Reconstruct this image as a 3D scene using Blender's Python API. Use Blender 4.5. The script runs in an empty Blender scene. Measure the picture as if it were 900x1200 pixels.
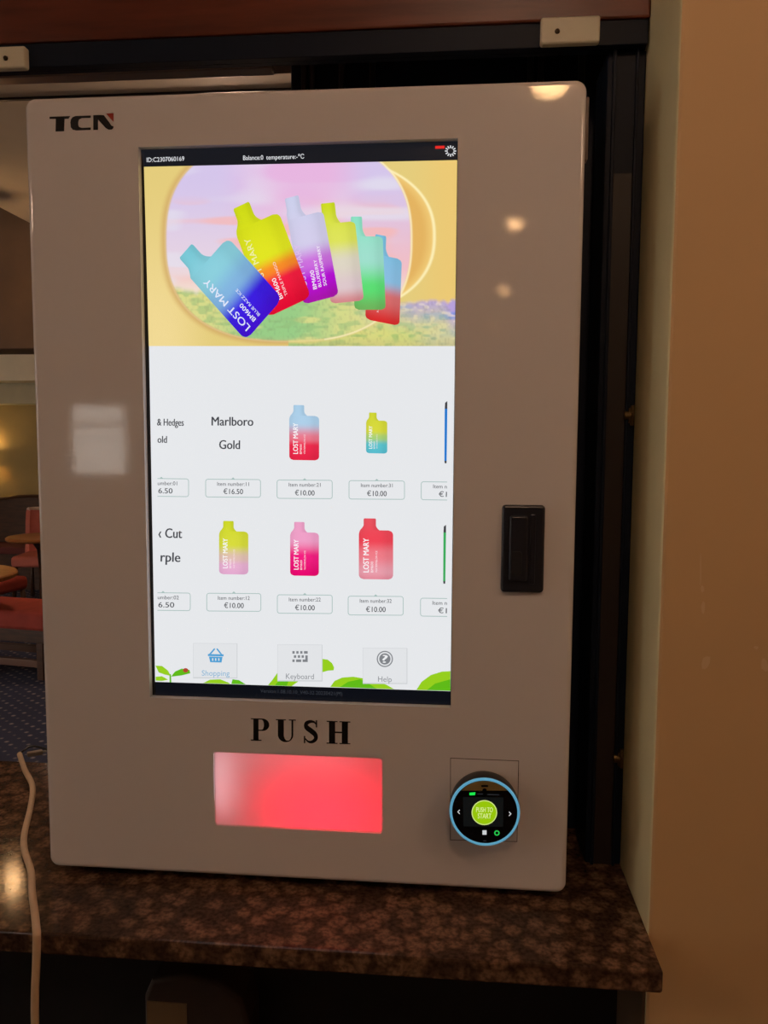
import bpy, bmesh, math, random
from mathutils import Vector, Matrix
from math import sin, cos, pi, radians as rad

# ------------------------------------------------------------------ camera
S = bpy.context.scene
COL = S.collection
F = 925.0                                    # focal length in pixels of the 900 x 1200 frame
CAM = Vector((0.17441, -0.88158, 0.51619))
YAW, PITCH, ROLL = -0.08709, -0.08698, 0.00503
_fw = Vector((sin(YAW)*cos(PITCH), cos(YAW)*cos(PITCH), sin(PITCH)))
_r0 = Vector((cos(YAW), -sin(YAW), 0)); _u0 = _r0.cross(_fw)
_r = _r0*cos(ROLL) + _u0*sin(ROLL); _u = -_r0*sin(ROLL) + _u0*cos(ROLL)
cd = bpy.data.cameras.new('camera'); cam = bpy.data.objects.new('camera', cd); COL.objects.link(cam)
cd.sensor_fit = 'HORIZONTAL'; cd.sensor_width = 36.0; cd.lens = F/900*36; cd.clip_start = 0.02
m = Matrix((_r, _u, -_fw)).transposed().to_4x4(); m.translation = CAM; cam.matrix_world = m
S.camera = cam

# ------------------------------------------------------------------ world, light, exposure
S.view_settings.view_transform = 'Standard'; S.view_settings.look = 'None'
S.view_settings.gamma = 1.0; S.view_settings.exposure = 0.0; S.view_settings.use_curve_mapping = False
world = bpy.data.worlds.new('overcast_sky'); S.world = world; world.use_nodes = True
_bg = world.node_tree.nodes['Background']; _bg.inputs[0].default_value = (1.0, .93, .84, 1); _bg.inputs[1].default_value = 5.0
LAMP_COL = (1.0, .66, .455)
ROW_L, SIDE_L, NEAR_L, LOUNGE_L = (34, 36, 26, 18), 19, 42, 62
SCONCE_W = 3.0

# ------------------------------------------------------------------ helpers
def ray(x, y): return _r*((x-450)/F) - _u*((y-600)/F) + _fw
def oy(x, y, Y):
    d = ray(x, y); return CAM + d*((Y-CAM.y)/d.y)
def oz(x, y, Z):
    d = ray(x, y); return CAM + d*((Z-CAM.z)/d.z)
def lin(r, g, b):
    f = lambda c: c/12.92/255 if c/255 <= .04045 else ((c/255+.055)/1.055)**2.4
    return (f(r), f(g), f(b))
MAT = {}
def nodes(name):
    m = bpy.data.materials.new(name); m.use_nodes = True
    return m, m.node_tree, m.node_tree.nodes['Principled BSDF']
def mat(name, col, rough=.5, metal=0., bump=0., scale=60., var=0., vscale=8., spec=.5, coat=0., emit=None, es=0., stretch=None):
    """plain painted / wooden / metal surface: colour varied by noise, fine noise relief"""
    if name in MAT: return MAT[name]
    m, t, b = nodes(name)
    b.inputs['Base Color'].default_value = (*col, 1); b.inputs['Roughness'].default_value = rough
    b.inputs['Metallic'].default_value = metal; b.inputs['Specular IOR Level'].default_value = spec
    b.inputs['Coat Weight'].default_value = coat; b.inputs['Coat Roughness'].default_value = .08
    tc = t.nodes.new('ShaderNodeTexCoord'); src = tc.outputs['Object']
    if stretch:
        mp = t.nodes.new('ShaderNodeMapping'); mp.inputs['Scale'].default_value = stretch
        t.links.new(src, mp.inputs['Vector']); src = mp.outputs[0]
    if var:
        n = t.nodes.new('ShaderNodeTexNoise'); n.inputs['Scale'].default_value = vscale; n.inputs['Detail'].default_value = 5
        t.links.new(src, n.inputs['Vector'])
        r = t.nodes.new('ShaderNodeValToRGB'); r.color_ramp.elements[0].position = .3; r.color_ramp.elements[1].position = .72
        r.color_ramp.elements[0].color = (*[c*(1-var) for c in col], 1); r.color_ramp.elements[1].color = (*[min(1, c*(1+var)) for c in col], 1)
        t.links.new(n.outputs['Fac'], r.inputs[0]); t.links.new(r.outputs[0], b.inputs['Base Color'])
    if bump:
        n = t.nodes.new('ShaderNodeTexNoise'); n.inputs['Scale'].default_value = scale; n.inputs['Detail'].default_value = 3
        t.links.new(src, n.inputs['Vector'])
        bp = t.nodes.new('ShaderNodeBump'); bp.inputs['Strength'].default_value = bump; bp.inputs['Distance'].default_value = .001
        t.links.new(n.outputs['Fac'], bp.inputs['Height']); t.links.new(bp.outputs[0], b.inputs['Normal'])
    if emit:
        b.inputs['Emission Color'].default_value = (*emit, 1); b.inputs['Emission Strength'].default_value = es
    MAT[name] = m; return m
def glow(rgb):
    """lit display pixels of one colour"""
    k = 'display_%02x%02x%02x' % tuple(rgb)
    if k not in MAT: mat(k, (.004, .004, .005), .22, spec=.3, emit=lin(*rgb), es=1.0)
    return MAT[k]
def glow_attr():
    if 'display_gradient' in MAT: return MAT['display_gradient']
    m, t, b = nodes('display_gradient')
    b.inputs['Base Color'].default_value = (.004, .004, .005, 1); b.inputs['Roughness'].default_value = .22; b.inputs['Specular IOR Level'].default_value = .3
    a = t.nodes.new('ShaderNodeAttribute'); a.attribute_name = 'Col'
    t.links.new(a.outputs['Color'], b.inputs['Emission Color']); b.inputs['Emission Strength'].default_value = 1
    MAT['display_gradient'] = m; return m

def link(name, me, m, parent=None):
    o = bpy.data.objects.new(name, me); COL.objects.link(o)
    if m is not None: me.materials.append(m)
    if parent is not None: o.parent = parent
    return o
def obj(name, bm, m, parent=None, smooth=True):
    me = bpy.data.meshes.new(name); bm.normal_update()
    if smooth:
        for f in bm.faces: f.smooth = len(f.verts) <= 4 and not (max(map(abs, f.normal)) > .9999 and f.calc_area() > 3e-4)
        for e in bm.edges:
            if len(e.link_faces) == 2 and e.calc_face_angle(0) > .6: e.smooth = False
    bm.to_mesh(me); bm.free(); return link(name, me, m, parent)
def poly(name, verts, faces, m, parent=None):
    me = bpy.data.meshes.new(name); me.from_pydata([tuple(v) for v in verts], [], faces); me.update()
    return link(name, me, m, parent)
def thing(name, label, cat, loc=(0, 0, 0), rz=0, group=None):
    o = bpy.data.objects.new(name, None); COL.objects.link(o); o.empty_display_size = .05
    o.location = loc; o.rotation_euler = (0, 0, rz); return tag(o, label, cat, group)
def tag(o, label=None, cat=None, group=None, kind=None):
    for k, v in (('label', label), ('category', cat), ('group', group), ('kind', kind)):
        if v: o[k] = v
    return o
def struct(o, label=None):
    o['kind'] = 'structure'
    if label: o['label'] = label
    return o
def bx(x0, x1, y0, y1, z0, z1, bev=0., seg=2, bm=None):
    nb = bmesh.new()
    bmesh.ops.create_cube(nb, size=1)
    for v in nb.verts: v.co = Vector(((x0+x1)/2 + v.co.x*(x1-x0), (y0+y1)/2 + v.co.y*(y1-y0), (z0+z1)/2 + v.co.z*(z1-z0)))
    if bev: bmesh.ops.bevel(nb, geom=nb.edges[:], offset=bev, segments=seg, profile=.5, affect='EDGES')
    if bm is None: return nb
    me = bpy.data.meshes.new('t'); nb.to_mesh(me); nb.free(); bm.from_mesh(me); bpy.data.meshes.remove(me); return bm
def rrect(w, h, r, n=6, cx=0, cz=0):
    pts = []
    for (sx, sz, a0) in ((1, 1, 0), (-1, 1, 90), (-1, -1, 180), (1, -1, 270)):
        for i in range(n+1):
            a = rad(a0 + 90*i/n); pts.append((cx + sx*(w/2-r) + r*cos(a), cz + sz*(h/2-r) + r*sin(a)))
    return pts
def slab(pts, y0, y1, bev=0., seg=3, bm=None):
    """closed outline in x-z extruded from y0 (front) to y1; front edge rounded"""
    bm = bm or bmesh.new()
    n = len(pts); rings = []
    cx = sum(p[0] for p in pts)/n; cz = sum(p[1] for p in pts)/n
    def ring(y, ins):
        out = []
        for i, (x, z) in enumerate(pts):
            a = pts[i-1]; b = pts[(i+1) % n]; tx, tz = b[0]-a[0], b[1]-a[1]; l = math.hypot(tx, tz) or 1
            out.append(bm.verts.new((x - tz/l*ins, y, z + tx/l*ins)))
        return out
    if bev:
        for k in range(seg+1):
            a = pi/2*(1-k/seg); rings.append(ring(y0 + bev*(1-sin(a)), bev*(1-cos(a))))
    else: rings.append(ring(y0, 0))
    rings.append(ring(y1, 0))
    for r1, r2 in zip(rings, rings[1:]):
        for i in range(n): bm.faces.new((r1[i], r1[(i+1) % n], r2[(i+1) % n], r2[i]))
    bm.faces.new(rings[0][::-1]); bm.faces.new(rings[-1])
    bmesh.ops.recalc_face_normals(bm, faces=bm.faces[:])
    return bm
def lathe(prof, n=24, axis='z', c=(0, 0, 0), bm=None):
    bm = bm or bmesh.new(); rings = []
    for r, h in prof:
        ring = []
        for i in range(n):
            a = 2*pi*i/n
            p = (r*cos(a), r*sin(a), h) if axis == 'z' else ((r*cos(a), h, r*sin(a)) if axis == 'y' else (h, r*cos(a), r*sin(a)))
            ring.append(bm.verts.new(Vector(c)+Vector(p)))
        rings.append(ring)
    for a, b in zip(rings, rings[1:]):
        for i in range(n): bm.faces.new((a[i], a[(i+1) % n], b[(i+1) % n], b[i]))
    bm.faces.new(rings[0]); bm.faces.new(rings[-1])
    bmesh.ops.recalc_face_normals(bm, faces=bm.faces[:]); return bm
def smooth_path(pts, n=8):
    out = []; P = [Vector(p) for p in pts]; P = [P[0]*2-P[1]] + P + [P[-1]*2-P[-2]]
    for i in range(1, len(P)-2):
        for k in range(n):
            t = k/n; a, b, c, d = P[i-1:i+3]
            out.append(.5*((2*b)+(c-a)*t+(2*a-5*b+4*c-d)*t*t+(3*b-a-3*c+d)*t**3))
    return out + [P[-2]]
def tube(pts, r, n=10, bm=None):
    bm = bm or bmesh.new(); rings = []
    up = Vector((0, 0, 1))
    for i, p in enumerate(pts):
        t = (pts[min(i+1, len(pts)-1)]-pts[max(i-1, 0)]).normalized()
        s = t.cross(up if abs(t.z) < .95 else Vector((0, 1, 0))).normalized(); w = s.cross(t)
        if rings and s.dot(ls) < 0: s, w = -s, -w
        ls = s
        rings.append([bm.verts.new(p + s*r*cos(2*pi*k/n) + w*r*sin(2*pi*k/n)) for k in range(n)])
    for a, b in zip(rings, rings[1:]):
        for k in range(n): bm.faces.new((a[k], a[(k+1) % n], b[(k+1) % n], b[k]))
    bm.faces.new(rings[0]); bm.faces.new(rings[-1]); bmesh.ops.recalc_face_normals(bm, faces=bm.faces[:]); return bm
def boolean_cut(o, cutters):
    for c in cutters:
        md = o.modifiers.new('cut', 'BOOLEAN'); md.object = c; md.operation = 'DIFFERENCE'; md.solver = 'EXACT'
    dg = bpy.context.evaluated_depsgraph_get(); me = bpy.data.meshes.new_from_object(o.evaluated_get(dg))
    o.modifiers.clear(); o.data = me
    for c in cutters: bpy.data.objects.remove(c)
    bm = bmesh.new(); bm.from_mesh(me)
    for e in bm.edges: e.smooth = not (len(e.link_faces) == 2 and e.calc_face_angle(0) > .6)
    for f in bm.faces: f.smooth = abs(f.normal.y) < .999
    bm.to_mesh(me); bm.free()

# ------------------------------------------------------------------ materials
FLOOR_Z, CEIL_Z, TOP_Z = -1.05, 1.45, -0.010
paint = mat('tan_wall_paint', (.66, .43, .215), .62, bump=.25, scale=35, var=.05, vscale=2.2)
reveal_paint = mat('cream_reveal_paint', (.82, .70, .40), .55, bump=.3, scale=40, var=.07, vscale=6)
cream = mat('cream_plaster', (.72, .62, .44), .7, bump=.2, scale=40, var=.05)
ceil_m = mat('ceiling_paint', (.72, .63, .50), .8, bump=.15, scale=50, var=.03)
gold_wall = mat('gold_wall_paint', (.42, .31, .12), .7, bump=.2, scale=40, var=.08, vscale=3)
mahog = mat('mahogany_veneer', (.125, .026, .012), .38, bump=.2, scale=30, var=.3, vscale=9, stretch=(1, 8, 8))
dkwood = mat('dark_stained_wood', (.07, .028, .014), .4, bump=.25, scale=40, var=.35, vscale=8, stretch=(1, 6, 6))
brown_panel = mat('brown_panelling', (.13, .075, .04), .55, bump=.15, scale=30, var=.2, vscale=5)
navy = mat('navy_painted_metal', (.006, .011, .025), .5, spec=.2, bump=.15, scale=90, var=.15)
black = mat('black_plastic', (.012, .012, .014), .38, bump=.1, scale=200)
blackgloss = mat('black_gloss', (.006, .006, .008), .12)
whitepl = mat('ivory_plastic', (.72, .66, .50), .45, bump=.1, scale=120, var=.06)
brass = mat('dull_brass', (.20, .13, .055), .5, metal=1., bump=.2, scale=150, var=.2)
steel = mat('brushed_steel', (.4, .39, .37), .35, metal=1., bump=.1, scale=200)
nearfloor = mat('brown_floor_tile', (.05, .03, .02), .5, bump=.2, scale=25, var=.2)

def granite_mat():
    m, t, b = nodes('brown_granite')
    tc = t.nodes.new('ShaderNodeTexCoord')
    wn = t.nodes.new('ShaderNodeTexNoise'); wn.inputs['Scale'].default_value = 55; wn.inputs['Detail'].default_value = 4
    t.links.new(tc.outputs['Object'], wn.inputs['Vector'])
    mx = t.nodes.new('ShaderNodeMix'); mx.data_type = 'VECTOR'; mx.inputs['Factor'].default_value = .010
    t.links.new(tc.outputs['Object'], mx.inputs[4]); t.links.new(wn.outputs['Color'], mx.inputs[5])
    v = t.nodes.new('ShaderNodeTexVoronoi'); v.inputs['Scale'].default_value = 50; v.inputs['Randomness'].default_value = 1
    t.links.new(mx.outputs[1], v.inputs['Vector'])
    r = t.nodes.new('ShaderNodeValToRGB'); e = r.color_ramp.elements
    e[0].position = .0; e[0].color = (.20, .135, .09, 1); e[1].position = 1; e[1].color = (.05, .034, .027, 1)
    for p, c in ((.36, (.18, .115, .075, 1)), (.47, (.12, .075, .05, 1)), (.58, (.072, .046, .034, 1))):
        k = e.new(p); k.color = c
    t.links.new(v.outputs['Distance'], r.inputs[0])
    n2 = t.nodes.new('ShaderNodeTexNoise'); n2.inputs['Scale'].default_value = 190; n2.inputs['Detail'].default_value = 3
    t.links.new(tc.outputs['Object'], n2.inputs['Vector'])
    r2 = t.nodes.new('ShaderNodeValToRGB'); r2.color_ramp.elements[0].position = .36; r2.color_ramp.elements[0].color = (.5, .46, .45, 1)
    r2.color_ramp.elements[1].position = .62; r2.color_ramp.elements[1].color = (1.25, 1.15, 1.05, 1)
    t.links.new(n2.outputs['Fac'], r2.inputs[0])
    n3 = t.nodes.new('ShaderNodeTexNoise'); n3.inputs['Scale'].default_value = 7; n3.inputs['Detail'].default_value = 3
    t.links.new(tc.outputs['Object'], n3.inputs['Vector'])
    r3 = t.nodes.new('ShaderNodeValToRGB'); r3.color_ramp.elements[0].position = .34; r3.color_ramp.elements[0].color = (.8, .76, .75, 1)
    r3.color_ramp.elements[1].position = .66; r3.color_ramp.elements[1].color = (1.1, 1.0, .95, 1)
    t.links.new(n3.outputs['Fac'], r3.inputs[0])
    a = r.outputs[0]
    for q in (r2, r3):
        k = t.nodes.new('ShaderNodeMix'); k.data_type = 'RGBA'; k.blend_type = 'MULTIPLY'; k.inputs['Factor'].default_value = 1
        t.links.new(a, k.inputs[6]); t.links.new(q.outputs[0], k.inputs[7]); a = k.outputs[2]
    t.links.new(a, b.inputs['Base Color'])
    b.inputs['Roughness'].default_value = .10; b.inputs['Specular IOR Level'].default_value = .18
    bp = t.nodes.new('ShaderNodeBump'); bp.inputs['Strength'].default_value = .05; bp.inputs['Distance'].default_value = .001
    t.links.new(n2.outputs['Fac'], bp.inputs['Height']); t.links.new(bp.outputs[0], b.inputs['Normal'])
    return m
granite = granite_mat()
def carpet_mat():
    m, t, b = nodes('blue_carpet')
    tc = t.nodes.new('ShaderNodeTexCoord')
    mp = t.nodes.new('ShaderNodeMapping'); mp.inputs['Rotation'].default_value = (0, 0, rad(38)); mp.inputs['Scale'].default_value = (16, 16, 16)
    t.links.new(tc.outputs['Object'], mp.inputs[0])
    v = t.nodes.new('ShaderNodeTexVoronoi'); v.inputs['Scale'].default_value = 1; v.inputs['Randomness'].default_value = .12
    t.links.new(mp.outputs[0], v.inputs['Vector'])
    r = t.nodes.new('ShaderNodeValToRGB'); e = r.color_ramp.elements
    e[0].position = .12; e[0].color = (.42, .36, .36, 1); e[1].position = .26; e[1].color = (.042, .05, .105, 1)
    t.links.new(v.outputs['Distance'], r.inputs[0]); t.links.new(r.outputs[0], b.inputs['Base Color']); b.inputs['Roughness'].default_value = .95
    n = t.nodes.new('ShaderNodeTexNoise'); n.inputs['Scale'].default_value = 300; t.links.new(tc.outputs['Object'], n.inputs['Vector'])
    bp = t.nodes.new('ShaderNodeBump'); bp.inputs['Strength'].default_value = .5; bp.inputs['Distance'].default_value = .004
    t.links.new(n.outputs['Fac'], bp.inputs['Height']); t.links.new(bp.outputs[0], b.inputs['Normal'])
    return m
carpet = carpet_mat()

# ------------------------------------------------------------------ room shell
WX = .390                 # plane of the hatch reveal
WY = -.051                # front plane of the pub wall
XL, XR, YB = -4.7, 2.2, -7.0
LXL, LXR, LYB = -6.0, 2.2, 7.6
struct(obj('floor', bx(XL, XR, YB, .25, FLOOR_Z-.1, FLOOR_Z), nearfloor, smooth=False))
struct(obj('floor_lounge', bx(LXL, LXR, .25, LYB, FLOOR_Z-.1, FLOOR_Z), carpet, smooth=False), 'blue carpet with small pale flecks')
struct(obj('ceiling', bx(XL, XR, YB, .25, CEIL_Z, CEIL_Z+.1), ceil_m, smooth=False))
# pier right of the hatch: tan front, cream reveal
wr = obj('wall_right', bx(WX, XR, WY, .25, FLOOR_Z, CEIL_Z, .004, 2), paint)
wr.data.materials.append(reveal_paint)
for p in wr.data.polygons:
    if p.normal.x < -.75: p.material_index = 1
struct(wr, 'tan painted wall with a cream reveal')
for i, (px, py, w, h, a) in enumerate(((823, 690, 4, 9, 10), (824, 712, 5, 14, 4), (827, 776, 8, 19, -12), (886, 759, 6, 4, 0), (821, 665, 1.6, 40, 2), (896, 780, 7, 16, 8))):
    c = oy(px, py, WY-.0004); s = .00092; bm = bmesh.new()
    rnd = random.Random(i)
    vs = []
    for k in range(9):
        t = 2*pi*k/9; q = .75+.4*rnd.random()
        vs.append(bm.verts.new((c.x + (cos(t)*w*q*cos(rad(a)) - sin(t)*h*q*sin(rad(a)))*s*.5, c.y, c.z + (sin(t)*h*q*cos(rad(a)) + cos(t)*w*q*sin(rad(a)))*s*.5)))
    bm.faces.new(vs); bmesh.ops.recalc_face_normals(bm, faces=bm.faces[:])
    obj('paint_chip', bm, mat('bare_plaster', (.72, .52, .30), .7), wr)
struct(obj('wall_front_left', bx(XL, -1.35, WY, .25, FLOOR_Z, CEIL_Z), paint, smooth=False))
LY0, LY1, LZ0, LZ1 = -1.75, -.55, -.10, 1.15          # window opening in the left wall
bm = bx(XL-.1, XL, YB, LY0, FLOOR_Z, CEIL_Z); bx(XL-.1, XL, LY1, .25, FLOOR_Z, CEIL_Z, bm=bm)
bx(XL-.1, XL, LY0, LY1, FLOOR_Z, LZ0, bm=bm); bx(XL-.1, XL, LY0, LY1, LZ1, CEIL_Z, bm=bm)
struct(obj('wall_left', bm, cream, smooth=False))
struct(obj('wall_side', bx(XR, XR+.1, YB, WY, FLOOR_Z, CEIL_Z), paint, smooth=False))
# back wall with a window opening
w0, w1 = Vector((-3.80, 0, .15)), Vector((-3.16, 0, .92))
bm = bx(XL, w0.x, YB-.12, YB, FLOOR_Z, CEIL_Z); bx(w1.x, XR, YB-.12, YB, FLOOR_Z, CEIL_Z, bm=bm)
bx(w0.x, w1.x, YB-.12, YB, FLOOR_Z, w0.z, bm=bm); bx(w0.x, w1.x, YB-.12, YB, w1.z, CEIL_Z, bm=bm)
struct(obj('wall_back', bm, cream, smooth=False))
def window(name, x0, x1, z0, z1, y, bars, turn=None):
    fr = bmesh.new(); t = .035
    for a in ((x0, x0+t, z0, z1), (x1-t, x1, z0, z1), (x0, x1, z0, z0+t), (x0, x1, z1-t, z1)): bx(a[0], a[1], y-.06, y-.02, a[2], a[3], bm=fr)
    o = struct(obj(name, fr, mat('white_window_paint', (.7, .68, .62), .45), smooth=False))
    for z in bars: obj('glazing_bar', bx(x0+t, x1-t, y-.055, y-.025, z-.018, z+.018), mat('white_window_paint', (0, 0, 0)), o, smooth=False)
    g, gt, gb = nodes('window_glass') if 'window_glass' not in MAT else (MAT['window_glass'], None, None)
    if gb:
        MAT['window_glass'] = g; gb.inputs['Transmission Weight'].default_value = 1; gb.inputs['Roughness'].default_value = .02; gb.inputs['IOR'].default_value = 1.05
    obj('window_pane', bx(x0+t, x1-t, y-.042, y-.038, z0+t, z1-t), g, o, smooth=False)
    # portal so that the sky through the opening is sampled well
    pl_ = bpy.data.lights.new('window_portal', 'AREA'); pl_.shape = 'RECTANGLE'; pl_.size = x1-x0; pl_.size_y = z1-z0; pl_.cycles.is_portal = True
    po = bpy.data.objects.new('window_portal', pl_); COL.objects.link(po); po.parent = o; po.location = ((x0+x1)/2, y-.07, (z0+z1)/2); po.rotation_euler = (rad(90), 0, 0)
    if turn is not None: o.matrix_world = turn
    return o
window('window_1', w0.x, w1.x, w0.z, w1.z, YB, (.70,))
# a quarter turn carries the window from the y = 0 plane to the left wall
window('window_2', LY0, LY1, LZ0, LZ1, 0, (.45,), Matrix.Translation((XL, 0, 0)) @ Matrix.Rotation(rad(-90), 4, 'Z') @ Matrix.Scale(-1, 4, (1, 0, 0)))

# under the counter
struct(obj('trim_7', bx(WX-.003, WX, WY+.002, .0715, FLOOR_Z, TOP_Z-.026), brown_panel, smooth=False), 'brown board lining the wall below the counter')
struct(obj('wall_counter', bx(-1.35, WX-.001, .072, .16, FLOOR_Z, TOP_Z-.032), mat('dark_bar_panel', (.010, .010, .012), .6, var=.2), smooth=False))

# lounge shell
struct(obj('wall_lounge_back', bx(LXL, LXR, LYB, LYB+.1, FLOOR_Z, CEIL_Z), gold_wall, smooth=False), 'gold painted wall')
struct(obj('wall_lounge_left', bx(LXL-.1, LXL, .25, LYB, FLOOR_Z, CEIL_Z), gold_wall, smooth=False))
struct(obj('wall_lounge_right', bx(LXR, LXR+.1, .25, LYB, FLOOR_Z, CEIL_Z), gold_wall, smooth=False))
tx = oz(0, 243, CEIL_Z).x
bm = bx(tx, LXR, .25, 2.52, CEIL_Z, CEIL_Z+.12); bx(LXL, tx, .25, 2.52, CEIL_Z+.12, CEIL_Z+.2, bm=bm); bx(LXL, LXR, 2.52, LYB, CEIL_Z, CEIL_Z+.2, bm=bm)
struct(obj('ceiling_lounge', bm, ceil_m, smooth=False))
zb = oy(0, 409, 2.5).z
struct(obj('trim_1', bx(LXL, LXR, 2.5, 2.72, zb, CEIL_Z+.12, .006), brown_panel), 'brown panelled beam across the lounge ceiling')
za, zc = oy(0, 446, 6.9).z, oy(0, 473, 7.25).z
struct(obj('trim_2', bx(LXL, LXR, 6.9, LYB, za, CEIL_Z), mat('pale_cream_plaster', (.88, .79, .60), .7, var=.03), smooth=False), 'cream bulkhead above the lounge seating')
struct(obj('trim_3', bx(LXL, LXR, 7.25, LYB, zc, za), mat('olive_cornice_paint', (.55, .50, .34), .6, var=.06), smooth=False), 'olive cornice under the bulkhead')

# ------------------------------------------------------------------ hatch joinery over and beside the machine
BY = .075
zbm = oy(377, 36, BY).z
struct(obj('trim_4', bx(-1.35, WX, BY, .10, zbm, CEIL_Z, .003), mahog), 'dark red mahogany beam over the hatch')
z1, z0 = zbm, oy(0, 80, .0765).z
sh = thing('shutter_track', 'dark navy shutter track under the mahogany beam', 'shutter track', (0, .0765, z0))
obj('rail', bx(-1.35, WX-.002, .0, .012, 0, z1-z0-.0005, .001), navy, sh)
obj('lip', bx(-1.35, WX-.002, .012, .020, 0, .005), navy, sh)
xr = oy(345, 90, .30).x
cs = thing('shutter_casing', 'black roller shutter casing behind the top of the vending machine', 'shutter casing', ((xr+WX)/2, .262, .86))
hw = (WX-xr)/2-.002
obj('case', bx(-hw, hw, .0, .14, 0, .40, .004), navy, cs)
for px in (356, 366, 400, 436, 622, 634, 682):
    x = oy(px, 90, .25).x - (xr+WX)/2
    obj('rib', bx(x-.004, x+.004, -.012, .002, .02, .38, .002), black, cs)
FY = .95
zf = oy(0, 93, FY).z
struct(obj('trim_5', bx(LXL, LXR, FY, FY+.05, zf+.012, CEIL_Z, .003), dkwood), 'dark wood fascia hanging from the lounge ceiling')
strip = obj('ceiling_strip', bx(-2.6, oy(318, 85, FY).x, FY-.006, FY+.03, zf, zf+.012, .002), steel)
tag(strip, 'thin grey metal strip under the dark wood ceiling fascia', 'metal strip')
struct(obj('trim_6', bx(LXL, LXR, oz(0, 115.5, CEIL_Z).y-.006, oz(0, 115.5, CEIL_Z).y+.006, CEIL_Z-.006, CEIL_Z, .001), black), 'thin black seam strip on the lounge ceiling')

# shutter guide post
post = thing('shutter_post', 'tall black shutter guide post between the machine and the reveal', 'post', (.368, .115, TOP_Z))
ph = z0-TOP_Z
obj('channel', bx(-.022, .022, -.024, .05, 0, ph, .002), navy, post)
obj('flange', bx(-.016, -.012, -.029, -.023, 0.0, ph, .001), navy, post)
obj('flange', bx(.010, .0135, -.029, -.023, 0.0, ph, .001), navy, post)
obj('slot', bx(-.012, .010, -.0255, -.023, .0, ph*.86, .0005), mat('slot_brown', (.022, .013, .012), .5), post)
obj('backing', bx(-.066, -.010, .065, .085, 0, ph-.002, .001), navy, post)
def hook(px, py, label):
    c = oy(px, py, .088)
    t = thing('brass_catch', label, 'catch', (min(c.x, WX-.010), c.y, c.z), group=None)
    obj('bolt', lathe([(.0035, -.004), (.0055, -.003), (.0055, .004), (.0035, .0065)], 12, 'x'), brass, t)
    obj('plate', bx(.0045, .0085, -.003, .004, -.012, .012, .001), brass, t)
    obj('keeper', bx(.0015, .0035, -.0045, .004, -.009, .009, .0007), brass, t)
hook(740, 487, 'small brass catch halfway up the black post')
hook(733, 889, 'brass catch low on the black post near the counter')
hook(748, 38, 'dull brass catch at the top of the post under the beam')

def bracket(pxs, label):
    a, b = oy(pxs[0], pxs[1], .066), oy(pxs[2], pxs[3], .066)
    x0, x1, zt, zl = a.x, b.x, a.z, b.z
    t = thing('mounting_bracket', label, 'bracket', ((x0+x1)/2, .0745, zl))
    w, h = (x1-x0)/2, zt-zl
    obj('plate', slab(rrect(2*w, h, .003, 4, 0, h/2), -.0085, 0, .002), whitepl, t)
    sx = -w + 2*w*pxs[4]
    obj('screw', lathe([(.0, -.0108), (.0022, -.0105), (.0030, -.0085), (.0030, -.0065)], 12, 'y', (sx, 0, h*.45)), mat('dark_screw', (.05, .035, .02), .4, metal=1), t)
bracket((634, 20, 703, 49, .28), 'ivory plastic bracket under the beam above the right corner of the machine')
bracket((-42, 56, 30, 79, .68), 'ivory plastic bracket under the beam by the open side of the hatch')

# ------------------------------------------------------------------ counter
ct = obj('bar_counter', bx(-1.35, WX+.001, -.112, .325, TOP_Z-.024, TOP_Z, .003, 2), granite)
tag(ct, 'brown speckled granite bar counter under the vending machine', 'counter')

# ------------------------------------------------------------------ vending machine
W, H = .62, .8995
vm = thing('vending_machine', 'glossy white wall vending machine with tall touch screen and push flap', 'vending machine', (0, 0, TOP_Z))
def part(o):                       # parts are modelled in world space, then hung on the machine
    o.parent = vm; o.matrix_parent_inverse = Matrix.Translation((0, 0, -TOP_Z)); return o
def gloss_paint():
    m, t, b = nodes('white_gloss_paint')
    b.inputs['Base Color'].default_value = (.74, .70, .70, 1); b.inputs['Roughness'].default_value = .04
    tc = t.nodes.new('ShaderNodeTexCoord'); n = t.nodes.new('ShaderNodeTexNoise'); n.inputs['Scale'].default_value = 260; n.inputs['Detail'].default_value = 2
    t.links.new(tc.outputs['Object'], n.inputs['Vector'])
    bp = t.nodes.new('ShaderNodeBump'); bp.inputs['Strength'].default_value = .05; bp.inputs['Distance'].default_value = .0005
    t.links.new(n.outputs['Fac'], bp.inputs['Height']); t.links.new(bp.outputs[0], b.inputs['Normal'])
    return m
gloss = gloss_paint()
obj_body = part(obj('body', bx(-W/2+.012, W/2-.012, .034, .255, TOP_Z, H-.010, .004), gloss))
door = part(obj('door', slab(rrect(W, H, .012, 8, 0, H/2), 0, .032, .006, 5), gloss))
# openings in the door
q = [oy(161, 172, 0), oy(537, 162, 0), oy(528, 829, 0), oy(176, 818, 0)]
sx0, sx1 = (q[0].x+q[3].x)/2, (q[1].x+q[2].x)/2; sz1, sz0 = (q[0].z+q[1].z)/2, (q[2].z+q[3].z)/2
q = [oy(251, 880, 0), oy(449, 888, 0), oy(449, 977, 0), oy(251, 967, 0)]
fx0, fx1 = (q[0].x+q[3].x)/2, (q[1].x+q[2].x)/2; fz1, fz0 = (q[0].z+q[1].z)/2, (q[2].z+q[3].z)/2
c1 = link('cut', bpy.data.meshes.new('c'), None); bm = bx(sx0, sx1, -.02, .06, sz0, sz1); bm.to_mesh(c1.data); bm.free()
c2 = link('cut', bpy.data.meshes.new('c'), None); bm = slab(rrect(fx1-fx0, fz1-fz0, .0045, 6, (fx0+fx1)/2, (fz0+fz1)/2), -.02, .06); bm.to_mesh(c2.data); bm.free()
boolean_cut(door, [c1, c2])
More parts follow.
